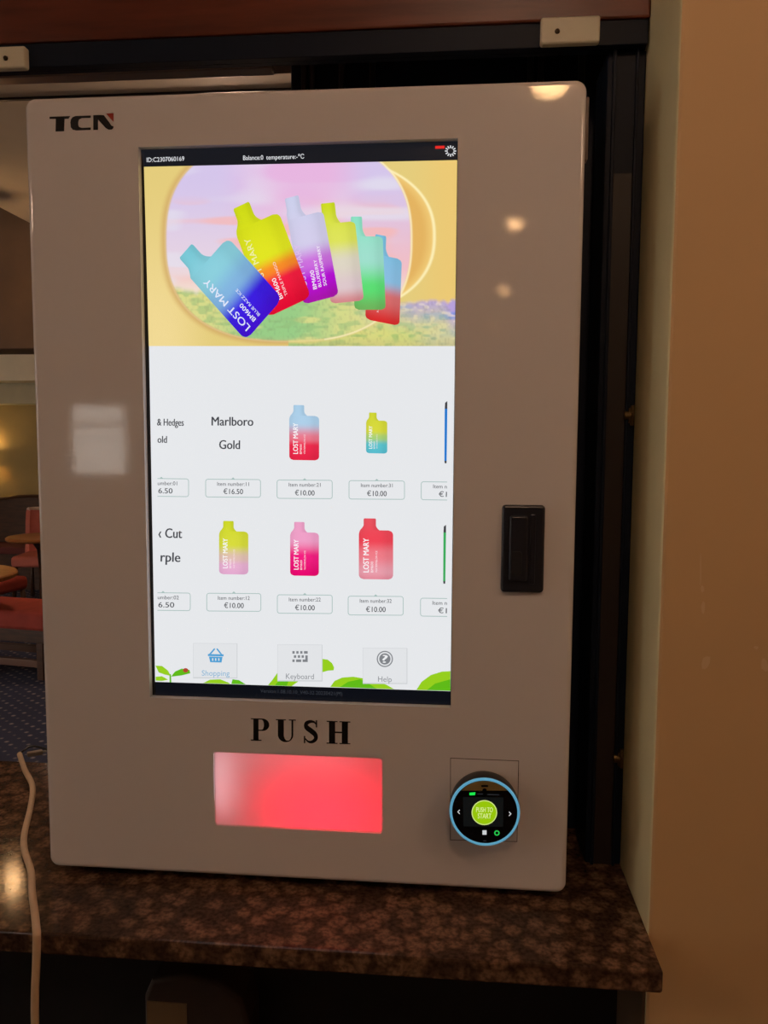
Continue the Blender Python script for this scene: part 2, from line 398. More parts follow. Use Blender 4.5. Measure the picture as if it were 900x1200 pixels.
c3 = link('cut', bpy.data.meshes.new('c'), None); bm = bx(fx0-.005, fx1+.005, .02, .125, fz0-.005, fz1+.005); bm.to_mesh(c3.data); bm.free()
boolean_cut(obj_body, [c3])

# screen: black glass sheet set into the door, the picture a hair in front of it
SY = .009
screen = part(obj('screen', bx(sx0, sx1, SY, SY+.012, sz0, sz1), blackgloss, smooth=False))
def lay(k): return SY - .00012*(k+1)
def on_screen(o, nm=None):
    o.parent = screen; return o
def flat(name, pts, rgb, k, m=None, parent=screen, Y=None):
    """filled outline given in photo pixels, laid flat on the screen glass"""
    Y = lay(k) if Y is None else Y
    bm = bmesh.new(); vs = [bm.verts.new(oy(x, y, Y)) for x, y in pts]
    f = bm.faces.new(vs); f.normal_update()
    if f.normal.y > 0: f.normal_flip()
    if len(pts) > 4: bmesh.ops.triangulate(bm, faces=bm.faces[:])
    return obj(name, bm, m or glow(rgb), parent, smooth=False)
def multi(name, polys, rgb, k, m=None, parent=screen, Y=None):
    Y = lay(k) if Y is None else Y
    bm = bmesh.new()
    for pts in polys:
        f = bm.faces.new([bm.verts.new(oy(x, y, Y)) for x, y in pts]); f.normal_update()
        if f.normal.y > 0: f.normal_flip()
    bmesh.ops.triangulate(bm, faces=[f for f in bm.faces if len(f.verts) > 4])
    return obj(name, bm, m or glow(rgb), parent, smooth=False)
def ellipse(cx, cy, rx, ry, n=32, a0=0, a1=360):
    return [(cx+rx*cos(rad(a0+(a1-a0)*i/n)), cy+ry*sin(rad(a0+(a1-a0)*i/n))) for i in range(n + (0 if a1-a0 == 360 else 1))]
def ringstrip(outer, inner):
    n = len(outer); return [(outer[i], outer[(i+1) % n], inner[(i+1) % n], inner[i]) for i in range(n)]
_fcap = {}
def text_mesh(s, bold=0.):
    cu = bpy.data.curves.new('t', 'FONT'); cu.body = s; cu.size = 1; cu.resolution_u = 3; 
    o = bpy.data.objects.new('t', cu); COL.objects.link(o)
    dg = bpy.context.evaluated_depsgraph_get(); me = bpy.data.meshes.new_from_object(o.evaluated_get(dg))
    bpy.data.objects.remove(o); bpy.data.curves.remove(cu); return me
def write(name, s, p0, p1, cap, rgb, k, bold=0., m=None, parent=screen, Y=None, up=None):
    """text from pixel p0 to pixel p1 along its baseline, capital letters cap pixels tall"""
    Y = lay(k) if Y is None else Y
    if 'H' not in _fcap:
        me = text_mesh('H'); _fcap['H'] = max(v.co.y for v in me.vertices); bpy.data.meshes.remove(me)
    me = text_mesh(s, bold); xs = [v.co.x for v in me.vertices]; lo, hi = min(xs), max(xs)
    dx, dy = p1[0]-p0[0], p1[1]-p0[1]; l = math.hypot(dx, dy)
    ux, uy = up or (dy/l, -dx/l)
    for v in me.vertices:
        t = (v.co.x-lo)/(hi-lo); h = v.co.y/_fcap['H']*cap
        v.co = oy(p0[0]+dx*t+ux*h, p0[1]+dy*t+uy*h, Y)
    if bold:                                   # heavier strokes: the outline once more, a little to the right
        bm = bmesh.new(); bm.from_mesh(me); geo = bmesh.ops.duplicate(bm, geom=bm.verts[:]+bm.edges[:]+bm.faces[:])['geom']
        sh = oy(p0[0]+dx/l*bold*cap*2.2, p0[1]+dy/l*bold*cap*2.2, Y-.00003)-oy(p0[0], p0[1], Y)
        for g in geo:
            if isinstance(g, bmesh.types.BMVert): g.co += sh
        bm.to_mesh(me); bm.free()
    o = link(name, me, m or glow(rgb), parent)
    me.update()
    if me.polygons and sum(p.normal.y for p in me.polygons) > 0: me.flip_normals()
    return o
def colour_mesh(name, verts, faces, cols, k, parent=screen):
    me = bpy.data.meshes.new(name); me.from_pydata([tuple(oy(x, y, lay(k))) for x, y in verts], [], faces); me.update()
    at = me.color_attributes.new('Col', 'FLOAT_COLOR', 'POINT')
    for i, c in enumerate(cols): at.data[i].color = (*c, 1)
    if sum(p.normal.y for p in me.polygons) > 0: me.flip_normals()
    return link(name, me, glow_attr(), parent)

UI = (230, 232, 235)
flat('white_page', [(174.6, 405.5), (533.2, 405.5), (527.8, 810), (181.8, 799)], UI, 0)
flat('status_bar', [(164.5, 175), (536.2, 165), (535.8, 187.4), (168.6, 195.4)], (22, 24, 30), 0)
flat('footer_bar', [(181.8, 799.5), (527.8, 810.5), (527.6, 826), (182.6, 815)], (10, 13, 20), 0)
write('status_text', 'ID:C2307060169', (172, 190), (216, 188.4), 5.2, (238, 240, 244), 1)
write('status_text', 'Balance:0', (285, 187.6), (308.5, 187), 5.2, (238, 240, 244), 1)
write('status_text', 'temperature:-℃', (312, 187), (356.5, 185.8), 5.2, (238, 240, 244), 1)
flat('red_battery_icon', [(510, 171.0), (521, 170.7), (521, 174.0), (510, 174.3)], (226, 40, 36), 1)
sp = []
for i in range(12):
    a = 2*pi*i/12; c, s = cos(a), sin(a)
    P = lambda r, w: (528+c*r-s*w, 177+s*r+c*w)
    sp.append([P(3.4, -.7), P(6.6, -.7), P(6.6, .7), P(3.4, .7)])
multi('loading_icon', sp, (214, 216, 220), 1)
write('footer_text', 'Version:1.08.10.10_V40-32 20230421(M)', (305, 811.5), (401, 815.2), 4.2, (52, 55, 62), 1)

# banner picture ---------------------------------------------------------------
def banner():
    rnd = random.Random(4)
    NX, NY = 400, 230
    TL, TR, BL, BR = (168.7, 195.5), (535.8, 187.6), (174.4, 405.6), (533.0, 405.6)
    table = [[rnd.random() for _ in range(64)] for _ in range(64)]
    def vn(x, y):
        xi, yi = math.floor(x), math.floor(y); fx, fy = x-xi, y-yi; fx = fx*fx*(3-2*fx); fy = fy*fy*(3-2*fy)
        g = lambda i, j: table[i % 64][j % 64]
        return (g(xi, yi)*(1-fx)+g(xi+1, yi)*fx)*(1-fy)+(g(xi, yi+1)*(1-fx)+g(xi+1, yi+1)*fx)*fy
    L = lambda *c: lin(*c)
    mixc = lambda a, b, t: tuple(p+(q-p)*max(0, min(1, t)) for p, q in zip(a, b))
    ss = lambda a, b, x: (lambda t: t*t*(3-2*t))(max(0, min(1, (x-a)/(b-a))))
    def sky(x, y):
        top = mixc(L(206, 188, 234), L(228, 168, 222), ss(250, 330, x)*(1-ss(380, 440, x)))
        low = mixc(L(228, 206, 224), L(240, 178, 188), ss(330, 460, x))
        c = mixc(top, low, ss(200, 330, y))
        band = vn(x*.018, y*.085+3)
        c = mixc(c, L(244, 172, 170), ss(.52, .8, band)*ss(225, 260, y)*.8)
        c = mixc(c, L(226, 226, 240), ss(.55, .9, vn(x*.02+9, y*.06))*.6)
        return mixc(c, L(240, 232, 214), ss(310, 350, y)*.8)
    def meadow(x, y):
        g = mixc(L(212, 212, 110), L(128, 196, 104), ss(240, 300, x)*(1-ss(340, 420, x)))
        g = mixc(g, L(206, 212, 110), ss(.45, .75, vn(x*.05, y*.12)))
        g = mixc(g, L(120, 176, 84), ss(.5, .8, vn(x*.11+5, y*.3))*.55)
        fl = mixc(L(176, 150, 216), L(110, 130, 226), ss(.4, .7, vn(x*.04+2, y*.1)))
        fl = mixc(fl, L(228, 204, 220), ss(.55, .8, vn(x*.15, y*.3+8))*.8)
        g = mixc(g, fl, ss(400, 500, x)*(1-ss(350, 404, y+22*vn(x*.06, 1)))*.95 + .25*ss(470, 520, x))
        g = mixc(g, L(196, 176, 110), ss(392, 404, y)*.35)
        return mixc(g, tuple(q*.7 for q in g), ss(.5, .9, vn(x*.5, y*.35))*.5)
    verts, cols, faces = [], [], []
    for j in range(NY+1):
        for i in range(NX+1):
            u, v = i/NX, j/NY
            x = (TL[0]*(1-u)+TR[0]*u)*(1-v)+(BL[0]*(1-u)+BR[0]*u)*v; y = (TL[1]*(1-u)+TR[1]*u)*(1-v)+(BL[1]*(1-u)+BR[1]*u)*v
            verts.append((x, y))
            c = mixc(L(226, 200, 106), L(240, 214, 136), ss(196, 400, y)*(1-ss(190, 260, x)))
            c = mixc(c, L(234, 196, 96), ss(470, 530, x))
            # round opening with its deep golden jamb
            e = (abs((x-338)/143.)**2.5 + abs((y-281)/118.)**2.5)**(1/2.5)
            e2 = (abs((x-362)/147.)**2.3 + abs((y-277)/94.)**2.3)**(1/2.3)
            hz = 336 + 5*sin(x*.03) + 4*vn(x*.2, 3)
            scene_c = mixc(sky(x, y), meadow(x, y), ss(hz-4, hz+6, y)) if e < 1.012 else None
            if e > .988:
                jl = 1-ss(1.0, 1.075, e) if x < 338 else 0
                c = mixc(c, L(206, 160, 74), jl)
                if x > 420 and e2 < 1: c = mixc(L(226, 172, 66), L(238, 196, 96), ss(.9, 1, e2))
                if x > 420: c = mixc(c, L(255, 240, 176), 1-ss(.0, .022, abs(e2-1.0)))
                c = mixc(c, L(255, 240, 190), (1-ss(.0, .016, abs(e-1.008)))*(.9 if x > 380 else .25))
                if x > 450: c = mixc(c, meadow(x, y), ss(348+4*vn(x*.2, 7), 354+6*vn(x*.2, 7), y))
                elif y > 360 and x > 338 : c = mixc(c, meadow(x, y), ss(1.0, 1.04, e)*ss(372, 384, y+6*vn(x*.3, 2))*ss(300, 350, x)) 
            if scene_c: c = mixc(scene_c, c, ss(.992, 1.008, e))
            cols.append(mixc(c, L(250, 246, 240), .14 if e < 1 else .08))
    for j in range(NY):
        for i in range(NX):
            a = j*(NX+1)+i; faces.append((a, a+1, a+NX+2, a+NX+1))
    colour_mesh('banner_picture', verts, faces, cols, 0)
banner()

def bottle(name, O, u, v, stops, k, neck=(.13, .49, -.26), n=56, edge=None):
    """flat picture of a pocket bottle: body a,b in 0..1, neck above; colour stops along b"""
    verts, cols, faces = [], [], []
    asp = math.hypot(*v)/math.hypot(*u); r = .14
    def span(b):
        n0, n1, nb = neck
        if b < 0:
            t = b/nb                       # 0 at the body, 1 at the tip
            L, R = n0, n1
            if t < .45: R += (.45-t)**2*.5; L -= (.45-t)**1.5*.35
            if t > .93: L += .02*(t-.93)/.07; R -= .02*(t-.93)/.07
            return max(0, L), R
        rb = r/asp
        L0 = 0.; R0 = 1.
        if b < rb: s = 1-b/rb; R0 = 1-r*(1-math.sqrt(max(0, 1-s*s))); L0 = max(0, (n0-.1)*(1-b/rb)**2)
        if b > 1-rb: s = (b-1+rb)/rb; k_ = r*(1-math.sqrt(max(0, 1-s*s))); L0 = k_; R0 = 1-k_
        return L0, R0
    bs = [neck[2]*(1-i/16) for i in range(16)] + [-1e-4] + [i/n for i in range(n+1)]
    def col(b):
        b = max(stops[0][0], min(stops[-1][0], b))
        for (p, c), (q, d) in zip(stops, stops[1:]):
            if b <= q:
                t = (b-p)/(q-p); t = t*t*(3-2*t); c, d = lin(*c), lin(*d); return tuple(x+(y-x)*t for x, y in zip(c, d))
        return lin(*stops[-1][1])
    M = 7
    for b in bs:
        L, R = span(b); c = col(b)
        for i in range(M):
            s = i/(M-1); a = L+(R-L)*s
            sh = 1.0 if i in (2, 3) else (.97 if i in (1, 4) else .88)
            verts.append((O[0]+u[0]*a+v[0]*b, O[1]+u[1]*a+v[1]*b)); cols.append(tuple(x*sh for x in c))
    for j in range(len(bs)-1):
        for i in range(M-1): p = j*M+i; faces.append((p, p+1, p+M+1, p+M))
    return colour_mesh(name, verts, faces, cols, k)
def at(O, u, v, a, b): return (O[0]+u[0]*a+v[0]*b, O[1]+u[1]*a+v[1]*b)
def side_text(O, u, v, s, a, b0, b1, cap, rgb, k, bold=.015):
    """words running up the bottle, letters turned a quarter to the left"""
    l = math.hypot(*u); write('print', s, at(O, u, v, a, b0), at(O, u, v, a, b1), cap, rgb, k, bold, up=(-u[0]/l, -u[1]/l))
WHT = (250, 250, 252)
ban = [
 ((431, 296), (40, 8), (-3, 78), [(-.3, (120, 190, 222)), (.35, (138, 190, 226)), (.62, (216, 110, 110)), (1, (216, 44, 44))], (.2, .52, -.3)),
 ((412, 277), (36.5, 0), (3.5, 86), [(-.3, (140, 226, 196)), (.3, (160, 224, 206)), (.7, (92, 222, 116)), (1, (110, 180, 92))], (.0, .36, -.27)),
 ((377, 263), (39, -4), (10.5, 93), [(-.3, (206, 220, 30)), (.2, (222, 228, 90)), (.5, (222, 214, 196)), (.8, (222, 200, 204)), (1, (214, 136, 140))], (.04, .46, -.26)),
 ((337, 258), (41.5, -11), (18.5, 99), [(-.3, (204, 208, 236)), (.3, (212, 206, 236)), (.55, (204, 110, 222)), (.75, (186, 14, 218)), (1, (168, 20, 170))], (.03, .42, -.25)),
 ((275.5, 272), (51, -24), (38, 100), [(-.3, (206, 218, 22)), (.38, (226, 230, 34)), (.55, (250, 140, 40)), (.68, (244, 30, 64)), (1, (226, 10, 50))], (.13, .50, -.24)),
 ((224, 327), (43, -49), (64, 72), [(-.3, (120, 200, 214)), (.15, (140, 208, 222)), (.45, (130, 180, 224)), (.7, (60, 30, 226)), (1, (66, 16, 206))], (.09, .44, -.28)),
]
for i, (O, u, v, st, nk) in enumerate(ban): bottle('banner_bottle', O, u, v, st, 1+i, nk)
O, u, v, _, _ = ban[5]
side_text(O, u, v, 'LOST MARY', .235, .93, .14, 8, (226, 232, 250), 8)
side_text(O, u, v, 'BM600', .40, .92, .66, 5, WHT, 8, .008); side_text(O, u, v, 'BLUE RAZZ ICE', .51, .92, .50, 3.4, (232, 236, 252), 8, 0)
O, u, v, _, _ = ban[4]
side_text(O, u, v, 'LOST MARY', .24, .72, .12, 7, (240, 240, 180), 5.5, 0); side_text(O, u, v, 'BM600', .45, .88, .64, 5, WHT, 5.5, .008); side_text(O, u, v, 'TRIPLE MANGO', .56, .87, .48, 3.2, (250, 226, 226), 5.5, 0)
O, u, v, _, _ = ban[3]
side_text(O, u, v, 'LOST MARY', .20, .86, .30, 7, (222, 190, 238), 4.5, 0); side_text(O, u, v, 'BM600', .45, .86, .64, 4.6, WHT, 4.5, .008)
side_text(O, u, v, 'BLUEBERRY', .58, .85, .53, 3.6, WHT, 4.5, 0); side_text(O, u, v, 'SOUR RASPBERRY', .73, .85, .38, 3.6, WHT, 4.5, 0)
O, u, v, _, _ = ban[0]; side_text(O, u, v, 'RASPBERRY', .38, .86, .56, 2, (246, 206, 206), 1.5, 0)

# product grid -------------------------------------------------------------------
def product(x0, y0, x1, y1, stops, big=1):
    h = y1-y0; hb = h/1.24; O, u, v = (x0, y1-hb), (x1-x0, .6), (0., hb)
    bottle('product_picture', O, u, v, stops, 1, (.14, .50, -.24))
    w = x1-x0
    side_text(O, u, v, 'LOST MARY', .29, .86, .17, w*.16, WHT, 2, .02); side_text(O, u, v, 'BM600', .42, .86, .64, w*.07, (252, 236, 240), 2, 0)
    side_text(O, u, v, 'WATERMELON ICE', .54, .86, .42, w*.055, (252, 230, 236), 2, 0)
product(339, 474.5, 374, 539, [(-.3, (170, 206, 232)), (.15, (174, 208, 234)), (.5, (236, 120, 140)), (.68, (240, 44, 78)), (1, (230, 36, 70))])
product(429, 483.3, 453.8, 531, [(-.3, (208, 214, 52)), (.3, (216, 218, 62)), (.52, (170, 210, 120)), (.75, (92, 196, 206)), (1, (88, 188, 206))])
product(256.7, 610.3, 291, 672.8, [(-.3, (206, 216, 40)), (.3, (216, 220, 60)), (.62, (226, 192, 180)), (.8, (232, 176, 210)), (1, (228, 170, 208))])
product(340, 611.5, 373.7, 674.5, [(-.3, (236, 160, 198)), (.15, (240, 160, 200)), (.55, (244, 30, 130)), (1, (232, 6, 110))])
product(420.5, 607.3, 460.7, 678.6, [(-.3, (232, 84, 96)), (.2, (240, 70, 86)), (.5, (240, 124, 136)), (.85, (234, 158, 172)), (1, (228, 140, 156))])
for x, y0, y1, c in ((522.8, 470, 543, (24, 118, 206)), (521.3, 615, 684, (58, 170, 92))):
    flat('product_picture', [(x-1.6, y0+9), (x+1.4, y0+9), (x+.6, y1-3), (x-2.0, y1-3)], c, 1)
    flat('product_cap', [(x-1.2, y0+2), (x+1.4, y0), (x+1.4, y0+9), (x-1.6, y0+9)], (62, 62, 66), 1); flat('product_base', [(x-2, y1-3), (x+.6, y1-3), (x+.4, y1), (x-1.6, y1)], (62, 62, 66), 1)
DK = (66, 68, 74)
for s, p0, p1, cap in (('& Hedges', (184, 498.6), (215, 499), 8), ('old', (184.5, 518.8), (195.2, 519), 8), ('Marlboro', (247.8, 498.6), (296.4, 499), 10.2), ('Gold', (256.7, 526), (280.8, 526.3), 10.2),
                       ('‹ Cut', (185.5, 630), (212.8, 630.6), 11), ('rple', (188, 658), (210.8, 658.6), 11)):
    write('product_name', s, p0, p1, cap, DK, 1, .024)
def box(x0, y0, x1, y1, num, price, cut=None):
    """rounded price box with a small notch; cut = 'l' or 'r' where the list runs off the page"""
    r = 2.6; pts = []
    for cx, cy, a0 in ((x1-r, y0+r+.4, 270), (x1-r, y1-r, 0), (x0+r, y1-r-.4, 90), (x0+r, y0+r, 180)):
        pts += [(cx+r*cos(rad(a0+30*i)), cy+r*sin(rad(a0+30*i))) for i in range(4)]
    lo, hi = (184.5 if cut == 'l' else -1e9), (524 if cut == 'r' else 1e9)
    q = []
    for i in range(len(pts)):
        a, b = pts[i], pts[(i+1) % len(pts)]
        if (a[0] < lo and b[0] < lo) or (a[0] > hi and b[0] > hi): continue
        cl = lambda p: (min(max(p[0], lo), hi), p[1]); a, b = cl(a), cl(b)
        d = math.hypot(b[0]-a[0], b[1]-a[1]) or 1; nx, ny = -(b[1]-a[1])/d*.42, (b[0]-a[0])/d*.42
        q.append([(a[0]+nx, a[1]+ny), (b[0]+nx, b[1]+ny), (b[0]-nx, b[1]-ny), (a[0]-nx, a[1]-ny)])
    cx = (x0+x1)/2
    if lo < cx < hi: q.append([(cx-2.6, y0+.3), (cx, y0-2.2), (cx+2.6, y0+.3)])
    multi('price_box', q, (166, 190, 186), 1)
    n0, n1, p0, p1 = cx-18.6, cx+18.6, cx-11.5, cx+11.5
    if cut == 'l': n0, n1, p0, p1 = 184.8, x1-13.5, 185.5, x1-19
    if cut == 'r': n0, n1, p0, p1 = x0+14, 523.6, x0+20.5, 523.4
    write('item_number', num, (n0, y0+7.6), (n1, y0+7.9), 4.4, (84, 86, 92), 2, .006)
    write('price', price, (p0, y1-4.0), (p1, y1-3.7), 6.0, (60, 62, 68), 2, .012)
box(157, 560.8, 221, 582, 'umber:01', '6.50', 'l'); box(241, 561.6, 305.3, 582.8, 'Item number:11', '€16.50'); box(324.7, 562.5, 389.3, 584.4, 'Item number:21', '€10.00')
box(409, 563.2, 474, 585.2, 'Item number:31', '€10.00'); box(493.6, 564.5, 558, 586, 'Item n', '€1', 'r')
box(159, 694.6, 223, 715.6, 'umber:02', '6.50', 'l'); box(242.3, 695.2, 305.7, 716.4, 'Item number:12', '€10.00'); box(325, 697, 389.3, 719, 'Item number:22', '€10.00')
box(408, 698.6, 472.5, 721, 'Item number:32', '€10.00'); box(492.8, 701, 557, 722.4, 'Item n', '€1', 'r')

# leaves along the foot of the page
LG, LD = (150, 206, 30), (96, 186, 24)
def leaf(pts, c, k=1): flat('leaf_picture', pts, c, k)
leaf([(182.2, 780), (190, 780.5), (197, 786), (200, 792), (193, 790.5), (186, 788)], LG); leaf([(182.4, 793), (190, 792.5), (197, 796.5), (190, 798), (182.4, 797.6)], LG)
leaf([(200.5, 793), (205, 787), (213, 783.5), (222, 785), (223, 789), (213, 791.5)], LD); flat('leaf_picture', [(198.6, 790), (200.4, 790), (200.8, 799.6), (198.8, 799.6)], LD, 1)
flat('ladybird_picture', ellipse(217.5, 785.5, 3.2, 2.6, 12), (176, 70, 50), 2)
leaf([(238, 800.5), (246, 796.5), (258, 796), (268, 800), (270, 801.6)], LG); leaf([(271, 801.5), (272.5, 796), (280, 797), (288, 802)], LD)
leaf([(314, 803), (319, 797), (325, 788.5), (327, 796), (338, 797.5), (352, 796), (349, 799), (342, 804)], LG); leaf([(322, 803.2), (327, 797.5), (338, 798.5), (336, 803.6)], LD, 2)
leaf([(377, 772), (384, 773), (389, 777), (391.5, 782), (391, 785.5), (384, 786), (377, 788)], LG)
leaf([(387, 805), (392, 798), (401, 794), (414, 793), (426, 795), (440, 799), (452, 802), (462, 807.6)], LG); leaf([(398, 805.3), (408, 799), (422, 796), (432, 801), (441, 807)], LD, 2)
leaf([(488, 808.4), (494, 799), (505, 791), (518, 787), (527.9, 786.5), (527.8, 809.6)], LG); leaf([(500, 808.8), (510, 801), (527.8, 796), (527.8, 809.6)], LD, 2)

# the three buttons
def button(x0, y0, x1, y1, txt, t0, t1, by, rgb):
    flat('button_shadow', [(x0-.4, y0-.4), (x1+.9, y0), (x1+.9, y1+1.1), (x0-.4, y1+.9)], (206, 209, 212), 3)
    flat('button_card', [(x0, y0), (x1, y0+.5), (x1, y1), (x0, y1-.5)], (226, 228, 231), 4)
    write('button_text', txt, (t0, by), (t1, by+.4), 6.3, rgb, 5)
BL = (80, 160, 212); GR = (128, 131, 136)
button(226.7, 754, 277.4, 794, 'Shopping', 236.4, 269, 791.8, (130, 178, 212)); button(325.5, 755.5, 377, 797.5, 'Keyboard', 335, 367.8, 795.6, (140, 143, 148)); button(425.5, 759.5, 476.5, 800.5, 'Help', 443, 459, 798.8, (140, 143, 148))
bk = [[(243.6, 766.4), (262, 766.8), (262, 769.2), (243.6, 768.8)], [(244.8, 769.4), (260.8, 769.8), (259.6, 776.4), (246.4, 776)], [(245, 766.4), (251, 759.6), (252.4, 760.6), (247.4, 766.4)], [(258.2, 766.6), (253.4, 760.6), (254.8, 759.6), (260.4, 766.8)]]
multi('basket_icon', bk, BL, 5)
multi('basket_slot', [[(x, 771.4), (x+1.3, 771.4), (x+1.3, 774.4), (x, 774.4)] for x in (248.6, 252.1, 255.8)], (226, 228, 231), 6)
kb = []
for j, xs in enumerate(((342.6, 347.2, 351.8), (344.4, 349, 353.4), (342.6,))):
    for x in xs: kb.append([(x, 763+j*4.9), (x+2.7, 763+j*4.9), (x+2.7, 766+j*4.9), (x, 766+j*4.9)])
kb += [[(356.2, 763), (360.6, 763), (360.6, 766), (356.2, 766)], [(347, 772.8), (353, 772.8), (353, 775.8), (347, 775.8)], [(357.8, 768), (360.6, 768), (360.6, 775.8), (357.8, 775.8)], [(354.6, 772.8), (357.8, 772.8), (357.8, 775.8), (354.6, 775.8)]]
multi('keyboard_icon', kb, GR, 5)
multi('help_icon', ringstrip(ellipse(451, 772.2, 9.5, 9.5), ellipse(451, 772.2, 8.2, 8.2)) + [ellipse(451, 772.2, 6.6, 6.6)], GR, 5)
write('help_icon', '?', (448, 776.6), (454, 776.6), 9.0, (236, 238, 240), 6, .03)

# printed mark and lettering on the door ------------------------------------------
ink = mat('black_vinyl_print', (.008, .008, .010), .35); red_ink = mat('red_vinyl_print', (.36, .035, .022), .35)
def crop(pts): return [(40+x/7.5, 120+y/7.5) for x, y in pts]
DY = -.0004
o = multi('logo', [crop(q) for q in (
    [(135, 126), (318, 120), (302, 144), (262, 146), (135, 146)], [(190, 140), (268, 140), (264, 254), (188, 256)],
    [(498, 115), (498, 136), (420, 138), (395, 150), (388, 172), (318, 176), (322, 150), (338, 130), (365, 119)],
    [(388, 172), (388, 200), (395, 216), (420, 224), (498, 220), (498, 242), (370, 247), (340, 240), (322, 218), (318, 176)],
    [(520, 112), (590, 110), (562, 150), (562, 242), (520, 243)], [(562, 110), (612, 112), (660, 175), (680, 205), (698, 210), (696, 226), (682, 238), (655, 240), (630, 226), (562, 150)])], None, 0, ink, None, DY)
part(o)
part(multi('logo_corner', [crop([(632, 98), (698, 94), (698, 172)])], None, 0, red_ink, None, DY))
def glyph(kind):
    R_ = lambda x0, x1, y0, y1: [(x0, y0), (x1, y0), (x1, y1), (x0, y1)]
    if kind == 'H':
        return [R_(.1, .36, 0, 1), R_(.64, .9, 0, 1), R_(.36, .64, .46, .53)] + [R_(a, b, c, d) for a, b in ((0, .46), (.54, 1)) for c, d in ((0, .045), (.955, 1))]
    if kind == 'P':
        out = [R_(.14, .42, 0, 1), R_(0, .2, 0, .045), R_(0, .58, .955, 1)]
        o_ = [(.42, 0)]+ellipse(.62, .28, .38, .28, 16, -90, 90)+[(.42, .56)]; i_ = [(.42, .055)]+ellipse(.58, .28, .13, .225, 16, -90, 90)+[(.42, .505)]
        return out + [(o_[k], o_[k+1], i_[k+1], i_[k]) for k in range(len(o_)-1)]
    if kind == 'U':
        out = [R_(.1, .40, 0, .68), R_(0, .5, 0, .045), R_(.78, .87, 0, .68), R_(.65, 1, 0, .045)]
        o_ = ellipse(.485, .68, .385, .32, 18, 180, 0); i_ = ellipse(.59, .68, .19, .255, 18, 180, 0)
        return out + [(o_[k], o_[k+1], i_[k+1], i_[k]) for k in range(18)]
    pts = smooth_path([(.84, .20, 0), (.70, .085, 0), (.46, .065, 0), (.22, .15, 0), (.22, .31, 0), (.5, .46, 0), (.76, .62, 0), (.79, .80, 0), (.58, .93, 0), (.34, .93, 0), (.14, .80, 0)], 6)
    n = len(pts); out = []; L = []; Rr = []
    for i, p in enumerate(pts):
        t = (pts[min(i+1, n-1)]-pts[max(i-1, 0)]).normalized(); s = i/(n-1); w = .035+.11*sin(pi*s)**1.6 
        L.append((p.x-t.y*w, p.y+t.x*w*.8)); Rr.append((p.x+t.y*w, p.y-t.x*w*.8))
    out = [(L[i], L[i+1], Rr[i+1], Rr[i]) for i in range(n-1)]
    return out + [R_(.80, .88, .0, .31), R_(.06, .14, .69, 1)]
for k, (x0, x1, y0, y1, sk) in dict(P=(230, 308, 42, 136, 2), U=(336, 420, 46, 142, 2), S=(450, 518, 49, 147, 2), H=(550, 650, 53, 149, 3)).items():
    polys = [[(230+(x0+(x1-x0)*gx)/3.6, 830+(y0+(y1-y0)*gy+sk*gx)/3.6) for gx, gy in q] for q in glyph(k)]
    part(multi('letter', polys, None, 0, ink, None, DY))

# push flap: frosted acrylic, lit from inside the delivery chute ---------------------
def frosted():
    m, t, b = nodes('frosted_acrylic')
    out = [n for n in t.nodes if n.type == 'OUTPUT_MATERIAL'][0]
    tr = t.nodes.new('ShaderNodeBsdfTranslucent'); tr.inputs[0].default_value = (.85, .83, .83, 1)
    b.inputs['Base Color'].default_value = (.8, .78, .78, 1); b.inputs['Roughness'].default_value = .35
    mx = t.nodes.new('ShaderNodeMixShader'); mx.inputs[0].default_value = .6
    t.links.new(b.outputs[0], mx.inputs[1]); t.links.new(tr.outputs[0], mx.inputs[2]); t.links.new(mx.outputs[0], out.inputs[0]); return m
fw_, fh_ = fx1-fx0, fz1-fz0; fcx, fcz = (fx0+fx1)/2, (fz0+fz1)/2
flap = bmesh.new()
vs = [flap.verts.new((x, .0012, z)) for x, z in rrect(fw_-.0012, fh_-.0012, .004, 6, fcx, fcz)]
f = flap.faces.new(vs); f.normal_update()
if f.normal.y > 0: f.normal_flip()
flap_o = part(obj('push_flap', flap, frosted(), smooth=False))
part(obj('flap_edge', (lambda bm: ([bm.faces.new((a[i], a[(i+1) % len(a)], b[(i+1) % len(a)], b[i])) for a, b in [([bm.verts.new((x, .0006, z)) for x, z in rrect(fw_-.0004, fh_-.0004, .0042, 6, fcx, fcz)], [bm.verts.new((x, .0006, z)) for x, z in rrect(fw_-.0030, fh_-.0030, .0034, 6, fcx, fcz)])] for i in range(len(a))], bm)[1])(bmesh.new()), mat('clear_acrylic_edge', (.8, .72, .72), .2), None))
chute = bmesh.new(); e = .004
X0, X1, Z0, Z1, Y0, Y1 = fx0-e, fx1+e, fz0-e, fz1+e, .0325, .12
qv = [chute.verts.new(c) for c in ((X0, Y0, Z0), (X1, Y0, Z0), (X1, Y0, Z1), (X0, Y0, Z1), (X0, Y1, Z0), (X1, Y1, Z0), (X1, Y1, Z1), (X0, Y1, Z1))]
for ids in ((4, 5, 6, 7), (0, 1, 5, 4), (3, 7, 6, 2), (0, 4, 7, 3), (1, 2, 6, 5)): chute.faces.new([qv[i] for i in ids])
part(obj('delivery_chute', chute, mat('white_chute_liner', (.7, .68, .68), .6), smooth=False))
def led(name, x, z, w, h, y, col, watt):
    l = bpy.data.lights.new(name, 'AREA'); l.shape = 'RECTANGLE'; l.size = w; l.size_y = h; l.color = col; l.energy = watt
    o = bpy.data.objects.new(name, l); COL.objects.link(o); o.rotation_euler = (rad(-90), 0, 0); o.location = (x, y, z); part(o); return o
led('chute_red_led', fcx+.028, fcz-.022, .12, .035, .060, (1, .010, .042), .15)
led('chute_white_led', fx0+.006, fcz+.010, .010, .075, .028, (1, .78, .84), .0085)
